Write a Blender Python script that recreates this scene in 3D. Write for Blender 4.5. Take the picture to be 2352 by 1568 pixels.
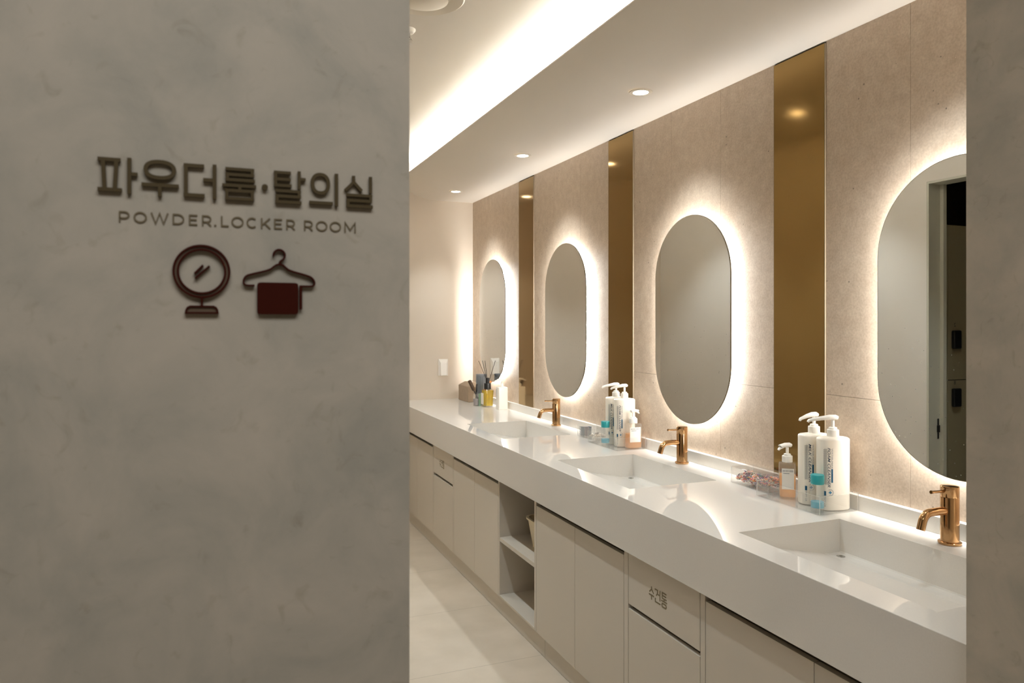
import bpy, bmesh, math, random
from mathutils import Vector, Matrix
random.seed(7)
PI = math.pi
C = bpy.context.scene.collection
for o in list(bpy.data.objects):
    bpy.data.objects.remove(o)

# ------------------------------------------------------------------ camera, world, lights, exposure
EYE = 1.434
F = 1690.0
cam = bpy.data.cameras.new('camera')
cam.sensor_width = 36
cam.lens = F / 2352 * 36
cam.shift_y = -(784 - 740) / 2352
cam.clip_start = 0.02
cam.dof.use_dof = True
cam.dof.focus_distance = 2.5
cam.dof.aperture_fstop = 9.5
co = bpy.data.objects.new('camera', cam)
C.objects.link(co)
co.location = (0, 0, EYE)
co.rotation_euler = (PI / 2, 0, -math.atan(689 / F))
bpy.context.scene.camera = co

w = bpy.data.worlds.new('world')
bpy.context.scene.world = w
w.use_nodes = True
w.node_tree.nodes['Background'].inputs[0].default_value = (1, .9, .78, 1)
w.node_tree.nodes['Background'].inputs[1].default_value = 0.02

vs = bpy.context.scene.view_settings
vs.view_transform = 'Standard'
vs.look = 'None'
vs.gamma = 1
vs.use_curve_mapping = False
vs.exposure = 0.2
cy = bpy.context.scene.cycles
cy.transparent_max_bounces = 32; cy.max_bounces = 14; cy.diffuse_bounces = 8; cy.glossy_bounces = 6; cy.sample_clamp_indirect = 8; cy.caustics_reflective = False

def area(name, loc, rot, sx, sy, power, col):
    l = bpy.data.lights.new(name, 'AREA')
    l.shape = 'RECTANGLE'; l.size = sx; l.size_y = sy; l.energy = power; l.color = col
    o = bpy.data.objects.new(name, l); C.objects.link(o)
    o.location = loc; o.rotation_euler = rot
    return o
# lobby ceiling panel behind the photographer
area('lobby_light', (0.1, -0.35, 2.58), (0, 0, 0), 1.3, .7, 18, (1, 1, 1))
# linear cove strip hidden behind the soffit lip, aimed up at the raised ceiling
area('cove_light', (1.385, 3.13, 2.488), (0, math.radians(180 + 22), 0), 0.03, 4.4, 33, (.86, .94, 1))

MIRROR_EMIT = 98.0
SPOT = 15.0

# ------------------------------------------------------------------ materials
def srgb(r, g, b):
    f = lambda v: (v / 255) / 12.92 if v / 255 <= .04045 else ((v / 255 + .055) / 1.055) ** 2.4
    return (f(r), f(g), f(b), 1)
MATS = {}
def mat(name, col, rough=.5, metal=0, spec=.5, emit=None, estr=0, noise=None, bump=None, coat=0):
    """noise=(scale, amount, detail) mottles the base colour; bump=(scale, strength)"""
    m = bpy.data.materials.new(name); m.use_nodes = True
    nt = m.node_tree; b = nt.nodes['Principled BSDF']
    b.inputs['Base Color'].default_value = col
    b.inputs['Roughness'].default_value = rough
    b.inputs['Metallic'].default_value = metal
    b.inputs['Specular IOR Level'].default_value = spec
    b.inputs['Coat Weight'].default_value = coat
    if emit:
        b.inputs['Emission Color'].default_value = emit
        b.inputs['Emission Strength'].default_value = estr
    tc = nt.nodes.new('ShaderNodeTexCoord')
    if noise:
        n = nt.nodes.new('ShaderNodeTexNoise')
        n.inputs['Scale'].default_value = noise[0]; n.inputs['Detail'].default_value = noise[2]
        nt.links.new(tc.outputs['Object'], n.inputs['Vector'])
        r = nt.nodes.new('ShaderNodeValToRGB')
        a = noise[1]
        r.color_ramp.elements[0].position = .3; r.color_ramp.elements[1].position = .7
        r.color_ramp.elements[0].color = tuple(c * (1 - a) for c in col[:3]) + (1,)
        r.color_ramp.elements[1].color = tuple(min(1, c * (1 + a)) for c in col[:3]) + (1,)
        nt.links.new(n.outputs['Fac'], r.inputs['Fac'])
        nt.links.new(r.outputs['Color'], b.inputs['Base Color'])
    if bump:
        n = nt.nodes.new('ShaderNodeTexNoise'); n.inputs['Scale'].default_value = bump[0]
        n.inputs['Detail'].default_value = 6
        nt.links.new(tc.outputs['Object'], n.inputs['Vector'])
        bp = nt.nodes.new('ShaderNodeBump'); bp.inputs['Strength'].default_value = bump[1]
        bp.inputs['Distance'].default_value = .002
        nt.links.new(n.outputs['Fac'], bp.inputs['Height'])
        nt.links.new(bp.outputs['Normal'], b.inputs['Normal'])
    MATS[name] = m
    return m

def plaster(name, base, dark, light):
    """troweled mineral plaster: broad clouds, small flecks, scratch-like dark marks"""
    m = bpy.data.materials.new(name); m.use_nodes = True
    nt = m.node_tree; N = nt.nodes.new; L = nt.links.new
    b = nt.nodes['Principled BSDF']; b.inputs['Roughness'].default_value = .75
    tc = N('ShaderNodeTexCoord')
    n1 = N('ShaderNodeTexNoise'); n1.inputs['Scale'].default_value = 9; n1.inputs['Detail'].default_value = 7
    n1.inputs['Roughness'].default_value = .62; n1.inputs['Distortion'].default_value = .5
    L(tc.outputs['Object'], n1.inputs['Vector'])
    r1 = N('ShaderNodeValToRGB')
    r1.color_ramp.elements[0].position = .30; r1.color_ramp.elements[0].color = dark
    r1.color_ramp.elements[1].position = .68; r1.color_ramp.elements[1].color = light
    e = r1.color_ramp.elements.new(.5); e.color = base
    L(n1.outputs['Fac'], r1.inputs['Fac'])
    n2 = N('ShaderNodeTexNoise'); n2.inputs['Scale'].default_value = 34; n2.inputs['Detail'].default_value = 4
    n2.inputs['Distortion'].default_value = 1.5
    L(tc.outputs['Object'], n2.inputs['Vector'])
    r2 = N('ShaderNodeValToRGB')
    r2.color_ramp.elements[0].position = .60; r2.color_ramp.elements[0].color = (0, 0, 0, 1)
    r2.color_ramp.elements[1].position = .78; r2.color_ramp.elements[1].color = (.55, .55, .55, 1)
    L(n2.outputs['Fac'], r2.inputs['Fac'])
    mx = N('ShaderNodeMixRGB'); mx.blend_type = 'MULTIPLY'
    L(r2.outputs['Color'], mx.inputs['Fac']); L(r1.outputs['Color'], mx.inputs['Color1'])
    mx.inputs['Color2'].default_value = (.72, .69, .62, 1)
    L(mx.outputs['Color'], b.inputs['Base Color'])
    bp = N('ShaderNodeBump'); bp.inputs['Strength'].default_value = .25; bp.inputs['Distance'].default_value = .002
    L(n1.outputs['Fac'], bp.inputs['Height']); L(bp.outputs['Normal'], b.inputs['Normal'])
    return m

def stone_tile(name, base, dark, light, rough=.45):
    """sand-coloured porcelain: fine grain, small dark pits and pale shell flecks"""
    m = bpy.data.materials.new(name); m.use_nodes = True
    nt = m.node_tree; N = nt.nodes.new; L = nt.links.new
    b = nt.nodes['Principled BSDF']; b.inputs['Roughness'].default_value = rough
    tc = N('ShaderNodeTexCoord')
    n1 = N('ShaderNodeTexNoise'); n1.inputs['Scale'].default_value = 26; n1.inputs['Detail'].default_value = 9
    n1.inputs['Roughness'].default_value = .75
    L(tc.outputs['Object'], n1.inputs['Vector'])
    r1 = N('ShaderNodeValToRGB')
    r1.color_ramp.elements[0].position = .32; r1.color_ramp.elements[0].color = dark
    r1.color_ramp.elements[1].position = .68; r1.color_ramp.elements[1].color = light
    e = r1.color_ramp.elements.new(.5); e.color = base
    L(n1.outputs['Fac'], r1.inputs['Fac'])
    def flecks(scale, thr, src, colour):
        v = N('ShaderNodeTexVoronoi'); v.inputs['Scale'].default_value = scale
        L(tc.outputs['Object'], v.inputs['Vector'])
        w_ = N('ShaderNodeTexWhiteNoise'); L(v.outputs['Position'], w_.inputs['Vector'])
        g = N('ShaderNodeMath'); g.operation = 'GREATER_THAN'; g.inputs[1].default_value = .93
        L(w_.outputs['Value'], g.inputs[0])
        d = N('ShaderNodeMath'); d.operation = 'LESS_THAN'; d.inputs[1].default_value = thr
        L(v.outputs['Distance'], d.inputs[0])
        mu = N('ShaderNodeMath'); mu.operation = 'MULTIPLY'
        L(g.outputs[0], mu.inputs[0]); L(d.outputs[0], mu.inputs[1])
        mx = N('ShaderNodeMixRGB'); L(mu.outputs[0], mx.inputs['Fac'])
        L(src, mx.inputs['Color1']); mx.inputs['Color2'].default_value = colour
        return mx.outputs['Color']
    n3 = N('ShaderNodeTexNoise'); n3.inputs['Scale'].default_value = 150; n3.inputs['Detail'].default_value = 5
    L(tc.outputs['Object'], n3.inputs['Vector'])
    r3 = N('ShaderNodeValToRGB'); r3.color_ramp.elements[0].position = .34; r3.color_ramp.elements[1].position = .62
    r3.color_ramp.elements[0].color = (.90, .885, .87, 1); r3.color_ramp.elements[1].color = (1.04, 1.04, 1.04, 1)
    L(n3.outputs['Fac'], r3.inputs['Fac'])
    mg = N('ShaderNodeMixRGB'); mg.blend_type = 'MULTIPLY'; mg.inputs['Fac'].default_value = 1
    L(r1.outputs['Color'], mg.inputs['Color1']); L(r3.outputs['Color'], mg.inputs['Color2'])
    c = flecks(38, .12, mg.outputs['Color'], tuple(x * .45 for x in base[:3]) + (1,))
    c = flecks(70, .11, c, tuple(min(1, x * 1.10) for x in light[:3]) + (1,))
    L(c, b.inputs['Base Color'])
    return m

def clear(name, tint, gloss=.9, diffuse=0, dcol=(1, 1, 1, 1)):
    """clear or tinted plastic / glass: tinted see-through plus a Fresnel reflection, optional milky share"""
    m = bpy.data.materials.new(name); m.use_nodes = True
    nt = m.node_tree; N = nt.nodes.new; L = nt.links.new
    nt.nodes.remove(nt.nodes['Principled BSDF'])
    out = nt.nodes['Material Output']
    t = N('ShaderNodeBsdfTransparent'); t.inputs[0].default_value = tint
    g = N('ShaderNodeBsdfGlossy'); g.inputs['Roughness'].default_value = .03
    fr = N('ShaderNodeLayerWeight'); fr.inputs['Blend'].default_value = .5
    fp = N('ShaderNodeMath'); fp.operation = 'POWER'; fp.inputs[1].default_value = 3.5
    L(fr.outputs['Facing'], fp.inputs[0])
    fm = N('ShaderNodeMath'); fm.operation = 'MULTIPLY_ADD'; fm.inputs[1].default_value = .6 * gloss; fm.inputs[2].default_value = .035 * gloss
    L(fp.outputs[0], fm.inputs[0])
    mx = N('ShaderNodeMixShader'); L(fm.outputs[0], mx.inputs[0])
    src = t.outputs[0]
    if diffuse:
        d = N('ShaderNodeBsdfDiffuse'); d.inputs[0].default_value = dcol
        tl = N('ShaderNodeBsdfTranslucent'); tl.inputs[0].default_value = dcol
        dm = N('ShaderNodeMixShader'); dm.inputs[0].default_value = .5
        L(d.outputs[0], dm.inputs[1]); L(tl.outputs[0], dm.inputs[2])
        m2 = N('ShaderNodeMixShader'); m2.inputs[0].default_value = diffuse
        L(t.outputs[0], m2.inputs[1]); L(dm.outputs[0], m2.inputs[2])
        src = m2.outputs[0]
    L(src, mx.inputs[1]); L(g.outputs[0], mx.inputs[2])
    L(mx.outputs[0], out.inputs[0])
    return m

M_PLASTER = plaster('grey plaster', srgb(178, 170, 155), srgb(163, 158, 145), srgb(188, 178, 162))
M_TILE = stone_tile('sand stone tile', srgb(196, 179, 160), srgb(186, 168, 148), srgb(206, 191, 172))
M_GROUT = mat('tile joint', srgb(140, 124, 106), .8)
M_PAINT = mat('warm white paint', srgb(222, 215, 205), .7, bump=(60, .05))
M_WALLP = mat('beige wall finish', srgb(214, 202, 186), .5, noise=(3, .02, 3))
M_OPP = mat('greige wall finish', srgb(212, 204, 192), .55, noise=(3, .02, 3))
M_FLOOR = None
M_STONE = mat('white engineered stone', srgb(222, 218, 211), .035, spec=.6, noise=(240, .015, 2))
M_CAB = mat('greige laminate', srgb(204, 196, 183), .38, spec=.4)
M_CABIN = mat('cabinet interior', srgb(176, 164, 144), .5)
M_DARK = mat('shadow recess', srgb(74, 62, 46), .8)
M_PANEL = mat('bronze glass', (.28, .180, .066, 1), .10, metal=1)
M_PANEDGE = mat('panel edge trim', srgb(150, 134, 112), .5, metal=0)
M_COPPER = mat('polished copper bronze', (.50, .295, .14, 1), .12, metal=1)
M_LETTER = mat('olive brown acrylic', srgb(80, 68, 44), .5, spec=.2)
M_LETTER2 = mat('olive lettering film', srgb(108, 95, 68), .5)
M_FLAPTXT = mat('olive print', srgb(122, 108, 78), .5)
M_MAROON = mat('maroon acrylic', srgb(58, 14, 3), .5, spec=.12)
M_BROWN = mat('brown acrylic core', srgb(98, 80, 62), .45)
M_WHITE = mat('white plastic', srgb(240, 236, 228), .3)
M_WHITEB = mat('white bottle plastic', srgb(238, 230, 216), .32)
M_TEAL = mat('teal plastic', srgb(40, 150, 155), .3)
M_INK = mat('slate ink', srgb(70, 78, 92), .5)
M_INKG = mat('grey fine print', srgb(150, 152, 156), .5)
M_BLUE = mat('teal blue ink', srgb(28, 110, 150), .5)
M_BLACK = mat('black plastic', srgb(26, 25, 24), .35)
M_REED = mat('dark reed', srgb(48, 40, 34), .7)
M_TAUPE = mat('taupe leather', srgb(160, 142, 122), .6, noise=(40, .05, 3))
M_LABEL = mat('white label', srgb(226, 222, 214), .5)
M_CHROME = mat('steel', (.6, .6, .58, 1), .2, metal=1)
M_TRIMW = mat('white lamp trim', srgb(230, 222, 208), .4)
M_LENS = mat('lamp lens', (1, 1, 1, 1), .4, emit=(1, .93, .82, 1), estr=14)
M_LED = mat('led diffuser', (1, 1, 1, 1), .5, emit=(1, .98, .95, 1), estr=MIRROR_EMIT)
M_ACRYL = clear('clear acrylic', (.992, .992, .988, 1), 1.0, .02)
M_AEDGE = clear('acrylic edge highlight', (.95, .95, .94, 1), 1.0, .45, (.95, .93, .9, 1))  # milky white share paints in the bright highlights along the acrylic rims
M_FROST = clear('thin clear plastic', (.98, .98, .97, 1), .9, .07)
M_YELLOW = clear('yellow oil', (.88, .78, .03, 1), .9, .4, srgb(240, 210, 0))
M_AMBER = clear('orange soap', (1, .82, .56, 1), .8, .5, srgb(255, 206, 150))
M_AQUA = clear('blue lotion', (.45, .85, .95, 1), .8, .6, srgb(120, 205, 225))
M_SEAFOAM = mat('seafoam plastic', srgb(146, 180, 165), .35)
M_GREYP = mat('slate grey plastic', srgb(128, 134, 140), .4)
M_PURPG = mat('mauve grey plastic', srgb(140, 132, 136), .4)
M_WOOD = mat('dark speckled wood', srgb(66, 46, 24), .4, noise=(160, .6, 2))
M_GOLD = mat('amber brown plastic', srgb(190, 120, 50), .3)
M_LOCK = mat('olive locker laminate', srgb(146, 134, 104), .45)
M_LOCKDARK = mat('dark partition', srgb(70, 62, 50), .8)

def mirror_mat():
    m = bpy.data.materials.new('mirror silver'); m.use_nodes = True
    nt = m.node_tree; N = nt.nodes.new; L = nt.links.new
    b = nt.nodes['Principled BSDF']
    b.inputs['Metallic'].default_value = 1; b.inputs['Roughness'].default_value = 0
    b.inputs['Base Color'].default_value = (.80, .83, .84, 1)
    # dried water spots, thickest near the basin
    tc = N('ShaderNodeTexCoord'); v = N('ShaderNodeTexVoronoi'); v.inputs['Scale'].default_value = 110
    L(tc.outputs['Object'], v.inputs['Vector'])
    wn = N('ShaderNodeTexWhiteNoise'); L(v.outputs['Position'], wn.inputs['Vector'])
    sx = N('ShaderNodeSeparateXYZ'); L(tc.outputs['Object'], sx.inputs[0])
    mr = N('ShaderNodeMapRange'); mr.inputs['From Min'].default_value = -.43; mr.inputs['From Max'].default_value = .02
    mr.inputs['To Min'].default_value = .62; mr.inputs['To Max'].default_value = 1.0
    L(sx.outputs['Z'], mr.inputs['Value'])
    g = N('ShaderNodeMath'); g.operation = 'GREATER_THAN'; L(wn.outputs['Value'], g.inputs[0]); L(mr.outputs[0], g.inputs[1])
    d = N('ShaderNodeMath'); d.operation = 'LESS_THAN'; d.inputs[1].default_value = .16; L(v.outputs['Distance'], d.inputs[0])
    mu = N('ShaderNodeMath'); mu.operation = 'MULTIPLY'; L(g.outputs[0], mu.inputs[0]); L(d.outputs[0], mu.inputs[1])
    m3 = N('ShaderNodeMath'); m3.operation = 'MULTIPLY'; m3.inputs[1].default_value = .28; L(mu.outputs[0], m3.inputs[0])
    df = N('ShaderNodeBsdfDiffuse'); df.inputs[0].default_value = (.8, .8, .78, 1)
    mx = N('ShaderNodeMixShader'); L(m3.outputs[0], mx.inputs[0]); L(b.outputs[0], mx.inputs[1]); L(df.outputs[0], mx.inputs[2])
    L(mx.outputs[0], nt.nodes['Material Output'].inputs[0])
    return m
M_MIRROR = mirror_mat()
M_MEDGE = mat('mirror dark edge', srgb(90, 84, 70), .3, metal=.6)

def floor_mat():
    m = bpy.data.materials.new('floor tile'); m.use_nodes = True
    nt = m.node_tree; N = nt.nodes.new; L = nt.links.new
    b = nt.nodes['Principled BSDF']; b.inputs['Roughness'].default_value = .42
    tc = N('ShaderNodeTexCoord')
    n1 = N('ShaderNodeTexNoise'); n1.inputs['Scale'].default_value = 5; n1.inputs['Detail'].default_value = 8
    L(tc.outputs['Object'], n1.inputs['Vector'])
    r = N('ShaderNodeValToRGB'); r.color_ramp.elements[0].position = .35; r.color_ramp.elements[1].position = .65
    r.color_ramp.elements[0].color = srgb(202, 190, 172); r.color_ramp.elements[1].color = srgb(212, 200, 183)
    L(n1.outputs['Fac'], r.inputs['Fac'])
    s = N('ShaderNodeSeparateXYZ'); L(tc.outputs['Object'], s.inputs[0])
    def joint(sock, off):
        a = N('ShaderNodeMath'); a.operation = 'SUBTRACT'; a.inputs[1].default_value = off; L(sock, a.inputs[0])
        p = N('ShaderNodeMath'); p.operation = 'PINGPONG'; p.inputs[1].default_value = .306; L(a.outputs[0], p.inputs[0])
        c = N('ShaderNodeMath'); c.operation = 'LESS_THAN'; c.inputs[1].default_value = .0012; L(p.outputs[0], c.inputs[0])
        return c.outputs[0]
    mx0 = N('ShaderNodeMath'); mx0.operation = 'MAXIMUM'
    mx0.inputs[0].default_value = 0; L(joint(s.outputs['Y'], 2.89), mx0.inputs[1])
    mx = N('ShaderNodeMixRGB'); L(mx0.outputs[0], mx.inputs['Fac']); L(r.outputs['Color'], mx.inputs['Color1'])
    mx.inputs['Color2'].default_value = srgb(172, 160, 144)
    L(mx.outputs['Color'], b.inputs['Base Color'])
    return m
M_FLOOR = floor_mat()

# ------------------------------------------------------------------ mesh helpers
class MB:
    def __init__(s): s.b = bmesh.new(); s.mi = 0
    def _tag(s, n0):
        s.b.faces.ensure_lookup_table()
        for f in s.b.faces[n0:]: f.material_index = s.mi
    def box(s, x0, x1, y0, y1, z0, z1, bev=0, seg=2):
        n0 = len(s.b.faces)
        vs_ = [s.b.verts.new(p) for p in ((x0,y0,z0),(x1,y0,z0),(x1,y1,z0),(x0,y1,z0),(x0,y0,z1),(x1,y0,z1),(x1,y1,z1),(x0,y1,z1))]
        fs = [s.b.faces.new([vs_[i] for i in q]) for q in ((0,3,2,1),(4,5,6,7),(0,1,5,4),(1,2,6,5),(2,3,7,6),(3,0,4,7))]
        if bev:
            es = list({e for f in fs for e in f.edges})
            bmesh.ops.bevel(s.b, geom=es, offset=bev, segments=seg, affect='EDGES', profile=.5)
        s._tag(n0); return s
    def loft(s, rings, cap0=True, cap1=True, closed=True):
        """rings: list of equal-length point lists"""
        n0 = len(s.b.faces)
        R = [[s.b.verts.new(p) for p in r] for r in rings]
        n = len(R[0])
        for a, b in zip(R, R[1:]):
            for i in range(n if closed else n - 1):
                j = (i + 1) % n
                s.b.faces.new((a[i], a[j], b[j], b[i]))
        if cap0: s.b.faces.new(R[0][::-1])
        if cap1: s.b.faces.new(R[-1])
        s._tag(n0); return s
    def lathe(s, prof, c=(0, 0, 0), n=32, cap0=True, cap1=True):
        rings = [[(c[0] + r * math.cos(2*PI*i/n), c[1] + r * math.sin(2*PI*i/n), c[2] + z) for i in range(n)] for r, z in prof]
        return s.loft(rings, cap0, cap1)
    def tube(s, pts, rad, n=12, flat=1.0, up=Vector((0, 0, 1)), cap=True):
        pts = [Vector(p) for p in pts]
        rads = rad if isinstance(rad, (list, tuple)) else [rad] * len(pts)
        rings = []
        t0 = (pts[1] - pts[0]).normalized()
        ref = up if abs(t0.dot(up)) < .95 else Vector((1, 0, 0))
        side = t0.cross(ref).normalized()
        for i, p in enumerate(pts):
            t = (pts[min(i + 1, len(pts) - 1)] - pts[max(i - 1, 0)]).normalized()
            side = (side - t * side.dot(t)).normalized()
            upv = side.cross(t)
            rings.append([tuple(p + side * math.cos(2*PI*k/n) * rads[i] + upv * math.sin(2*PI*k/n) * rads[i] * flat) for k in range(n)])
        return s.loft(rings, cap, cap)
    def prism(s, outline, f0, f1):
        """outline: 2-D list; f0/f1 map (a, b) to the 3-D back / front point"""
        return s.loft([[f0(*p) for p in outline], [f1(*p) for p in outline]])
    def build(s, name, m, parent=None, smooth=None, bevel=0):
        bmesh.ops.recalc_face_normals(s.b, faces=s.b.faces)
        me = bpy.data.meshes.new(name); s.b.to_mesh(me); s.b.free()
        for x in (m if isinstance(m, (list, tuple)) else [m]): me.materials.append(x)
        o = bpy.data.objects.new(name, me); C.objects.link(o)
        if smooth is not None:
            for p in me.polygons: p.use_smooth = True
            me.set_sharp_from_angle(angle=math.radians(smooth))
        if bevel:
            bv = o.modifiers.new('b', 'BEVEL'); bv.width = bevel; bv.segments = 2; bv.limit_method = 'ANGLE'
            bv.angle_limit = math.radians(50)
        if parent: o.parent = parent
        return o
def empty(name, loc=(0, 0, 0), rz=0):
    o = bpy.data.objects.new(name, None); C.objects.link(o); o.location = loc; o.rotation_euler = (0, 0, rz)
    o.empty_display_size = .02
    return o
def tag(o, label=None, cat=None, group=None, kind=None):
    if label: o['label'] = label
    if cat: o['category'] = cat
    if group: o['group'] = group
    if kind: o['kind'] = kind
    return o
def struct(o): o['kind'] = 'structure'; return o
def kids(o): return [c for c in bpy.data.objects if c.parent == o]
def copy_tree(o, parent=None):
    c = o.copy(); C.objects.link(c)
    if parent: c.parent = parent
    for ch in kids(o): copy_tree(ch, c)
    return c
def text_mesh(name, body, h, m, parent, mtx, shear=0, width=None, extrude=0, space=1, bold=0):
    """h = cap height; mtx maps text plane (x right, y up, z out) to parent space"""
    cu = bpy.data.curves.new('t', 'FONT'); cu.body = body; cu.size = h / .73; cu.shear = shear
    cu.extrude = extrude; cu.space_character = space; cu.offset = bold
    to = bpy.data.objects.new('t', cu); C.objects.link(to)
    bpy.context.view_layer.update()
    me = bpy.data.meshes.new_from_object(to.evaluated_get(bpy.context.evaluated_depsgraph_get()))
    bpy.data.objects.remove(to)
    xs = [v.co.x for v in me.vertices]; x0, x1 = min(xs), max(xs)
    ys = [v.co.y for v in me.vertices]
    k = width / (x1 - x0) if width else 1
    for v in me.vertices: v.co.x = (v.co.x - x0) * k
    me.transform(mtx)
    me.materials.clear(); me.materials.append(m); me.name = name
    o = bpy.data.objects.new(name, me); C.objects.link(o); o.parent = parent
    return o
def sect(w, d, n=3.5, k=40, cx=0, cy=0):
    """superellipse section outline, full width w (x) and depth d (y)"""
    r = []
    for i in range(k):
        a = 2*PI*i/k; ca, sa = math.cos(a), math.sin(a)
        r.append((cx + math.copysign(abs(ca) ** (2/n), ca) * w/2, cy + math.copysign(abs(sa) ** (2/n), sa) * d/2))
    return r

# ------------------------------------------------------------------ the setting
WX = 1.875            # face of the tiled mirror wall
END = 5.405           # face of the far end wall
OPP = 0.10            # face of the wall opposite the mirrors
FY0, FY1 = .76, .876  # entrance partition, lobby face and inner face
SOF = EYE + .926      # soffit underside
TOP = EYE + 1.19      # raised ceiling

def slab(name, m, *b):
    mb = MB(); mb.box(*b); return struct(mb.build(name, m))
slab('floor', M_FLOOR, -3.2, 2.6, -2.6, 5.5, -.08, 0)
slab('wall_left', M_PLASTER, -2.6, .193, FY0, FY1, 0, TOP)
slab('wall_right', M_PLASTER, 1.2, 2.4, FY0, FY1, 0, TOP)
slab('trim_1', M_PLASTER, .193, 1.2, FY0, FY1, 2.25, TOP)
slab('wall_end', M_WALLP, OPP - .1, WX + .1, END, END + .1, 0, TOP)
mb = MB()
mb.box(0, OPP, FY1, 1.9, 0, TOP); mb.box(0, OPP, 2.847, END, 0, TOP); mb.box(0, OPP, 1.9, 2.847, 2.195, TOP)
struct(mb.build('wall_opposite', M_OPP))
# lobby and locker-room shells
slab('wall_lobby', M_PLASTER, -2.6, 2.4, -2.6, -2.5, 0, TOP)
slab('wall_lobby_left', M_PLASTER, -2.7, -2.6, -2.6, FY1, 0, TOP)
slab('wall_lobby_right', M_PLASTER, 2.4, 2.5, -2.6, FY1, 0, TOP)
slab('ceiling_lobby', M_PAINT, -2.7, 2.5, -2.6, FY1, TOP, TOP + .1)
slab('wall_locker_left', M_LOCKDARK, -2.6, -2.5, FY1, 3.5, 0, TOP)
slab('wall_locker_end', M_LOCKDARK, -2.6, 0, 3.4, 3.5, 0, TOP)
slab('ceiling_locker', M_LOCKDARK, -2.6, 0, FY1, 3.5, TOP, TOP + .1)
slab('ceiling', M_PAINT, 0, WX + .1, FY1, END + .1, TOP, TOP + .1)

# tiled mirror wall, tiles set on a darker bed so that the joints are real gaps
mb = MB()
mb.mi = 1
mb.box(WX + .006, WX + .1, FY1, END, 0, SOF + .02)
mb.mi = 0
strips = [(4.229, 4.470), (3.049, 3.288), (1.855, 2.096)]
joints = [END, 5.09, 4.776, 4.470, None, 4.229, 3.937, 3.604, 3.288, None, 3.049, 2.738, 2.399, 2.096, None, 1.855, 1.539, 1.22, FY1]
g = .0005
for a, b_ in zip(joints, joints[1:]):
    if a is None or b_ is None: continue
    for z0, z1 in ((0, 1.197), (1.197, SOF + .02)):
        mb.box(WX, WX + .01, b_ + g, a - g, z0 + g, z1 - g)
struct(mb.build('wall_mirror', [M_TILE, M_GROUT]))

# lowered soffit with rounded shoulder, lip and light trough behind it
prof = [(WX + .02, SOF)]
for i in range(0, 25):
    a = i / 24
    prof.append((1.63 - .36 * a, SOF + .117 * a ** 2.5))
prof += [(1.27, SOF + .122), (1.282, SOF + .122), (1.292, SOF + .1185), (1.46, SOF + .112), (1.46, TOP), (WX + .02, TOP)]
mb = MB(); mb.loft([[(x, FY1, z) for x, z in prof], [(x, END, z) for x, z in prof]])
struct(mb.build('ceiling_soffit', M_PAINT, smooth=35))

# doorway lining in the opposite wall
mb = MB()
mb.box(-.012, .0995, 2.835, 2.8465, 0, 2.1945); mb.box(-.012, .0995, 1.901, 1.912, 0, 2.1945); mb.box(-.012, .0995, 1.912, 2.835, 2.183, 2.1945)
mb.box(-.012, .012, 2.815, 2.835, 0, 2.183)
d = mb.build('door_1', mat('olive grey frame', srgb(190, 186, 168), .4)); struct(d)
mb = MB(); mb.box(.022, .034, 2.8325, 2.8352, .80, .91, .001); mb.box(.018, .038, 2.829, 2.8352, .835, .875, .002)
mb.build('strike_plate', M_BLACK, d)

# ------------------------------------------------------------------ lockers (seen in the nearest mirror)
def locker(x1, z0, z1, label, txt):
    t = tag(empty('locker', (x1 - .15, 2.89, z0)), label, 'locker', 'lockers beyond the doorway')
    mb = MB(); mb.box(-.149, .149, .018, .45, .001, z1 - z0 - .001); mb.build('body', M_LOCK, t)
    mb = MB(); mb.box(-.1485, .1485, 0, .017, .002, z1 - z0 - .002, .001); dr = mb.build('door', M_LOCK, t)
    zl = .105 if z0 < 1 else .175
    zz = (z1 - z0 - .150) if z0 < 1 else zl
    mb = MB(); mb.box(.062, .125, -.022, 0, zz, zz + .104, .008, 3); k = mb.build('lock', M_BLACK, dr)
    k['label'] = 'black plastic lock'
    text_mesh('number', txt, .022, M_BLACK, dr, Matrix.Translation((.087, -.0006, zz + .125)) @ Matrix.Rotation(PI/2, 4, 'X'))
    return t
cols = [(-.12, 'nearest the doorway'), (-.42, 'second from the doorway'), (-.72, 'third from the doorway')]
for i, (x1, wh) in enumerate(cols):
    locker(x1, 1.11, 1.98, 'dark olive locker in the upper row, ' + wh + ', seen in the largest mirror', '2')
    locker(x1, .12, 1.11, 'dark olive locker in the lower row, ' + wh + ', seen in the largest mirror', '8')
mb = MB(); mb.box(-1.02, -.12, 2.92, 3.3, 0, .12); tag(mb.build('locker_plinth', M_LOCK), 'low olive plinth under the row of dark lockers', 'plinth')
mb = MB(); mb.box(-.119, -.002, 2.89, 3.34, 0, 1.98); tag(mb.build('filler_panel', M_LOCK), 'narrow olive filler panel between lockers and doorway wall', 'panel')

# ------------------------------------------------------------------ bronze glass panels
for (a, b_), lab in zip(strips, ('tall glossy bronze wall panel between the two farthest mirrors, narrowest looking',
                                 'tall glossy bronze wall panel between second and third mirrors, behind the white pump bottles',
                                 'tall glossy bronze wall panel left of the nearest mirror, widest looking')):
    t = tag(empty('wall_panel', (WX, (a + b_) / 2, .85)), lab, 'wall panel', 'bronze panels between the mirrors')
    hw = (b_ - a) / 2 - .001
    mb = MB(); mb.box(-.0052, .005, -hw + .002, hw - .002, .01, SOF - .85 - .006); mb.build('glass', M_PANEL, t)
    mb = MB(); mb.box(-.005, .005, -hw, -hw + .0018, .01, SOF - .85 - .006); mb.box(-.005, .005, hw - .0018, hw, .01, SOF - .85 - .006)
    mb.build('edge_trim', M_PANEDGE, t)

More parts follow.
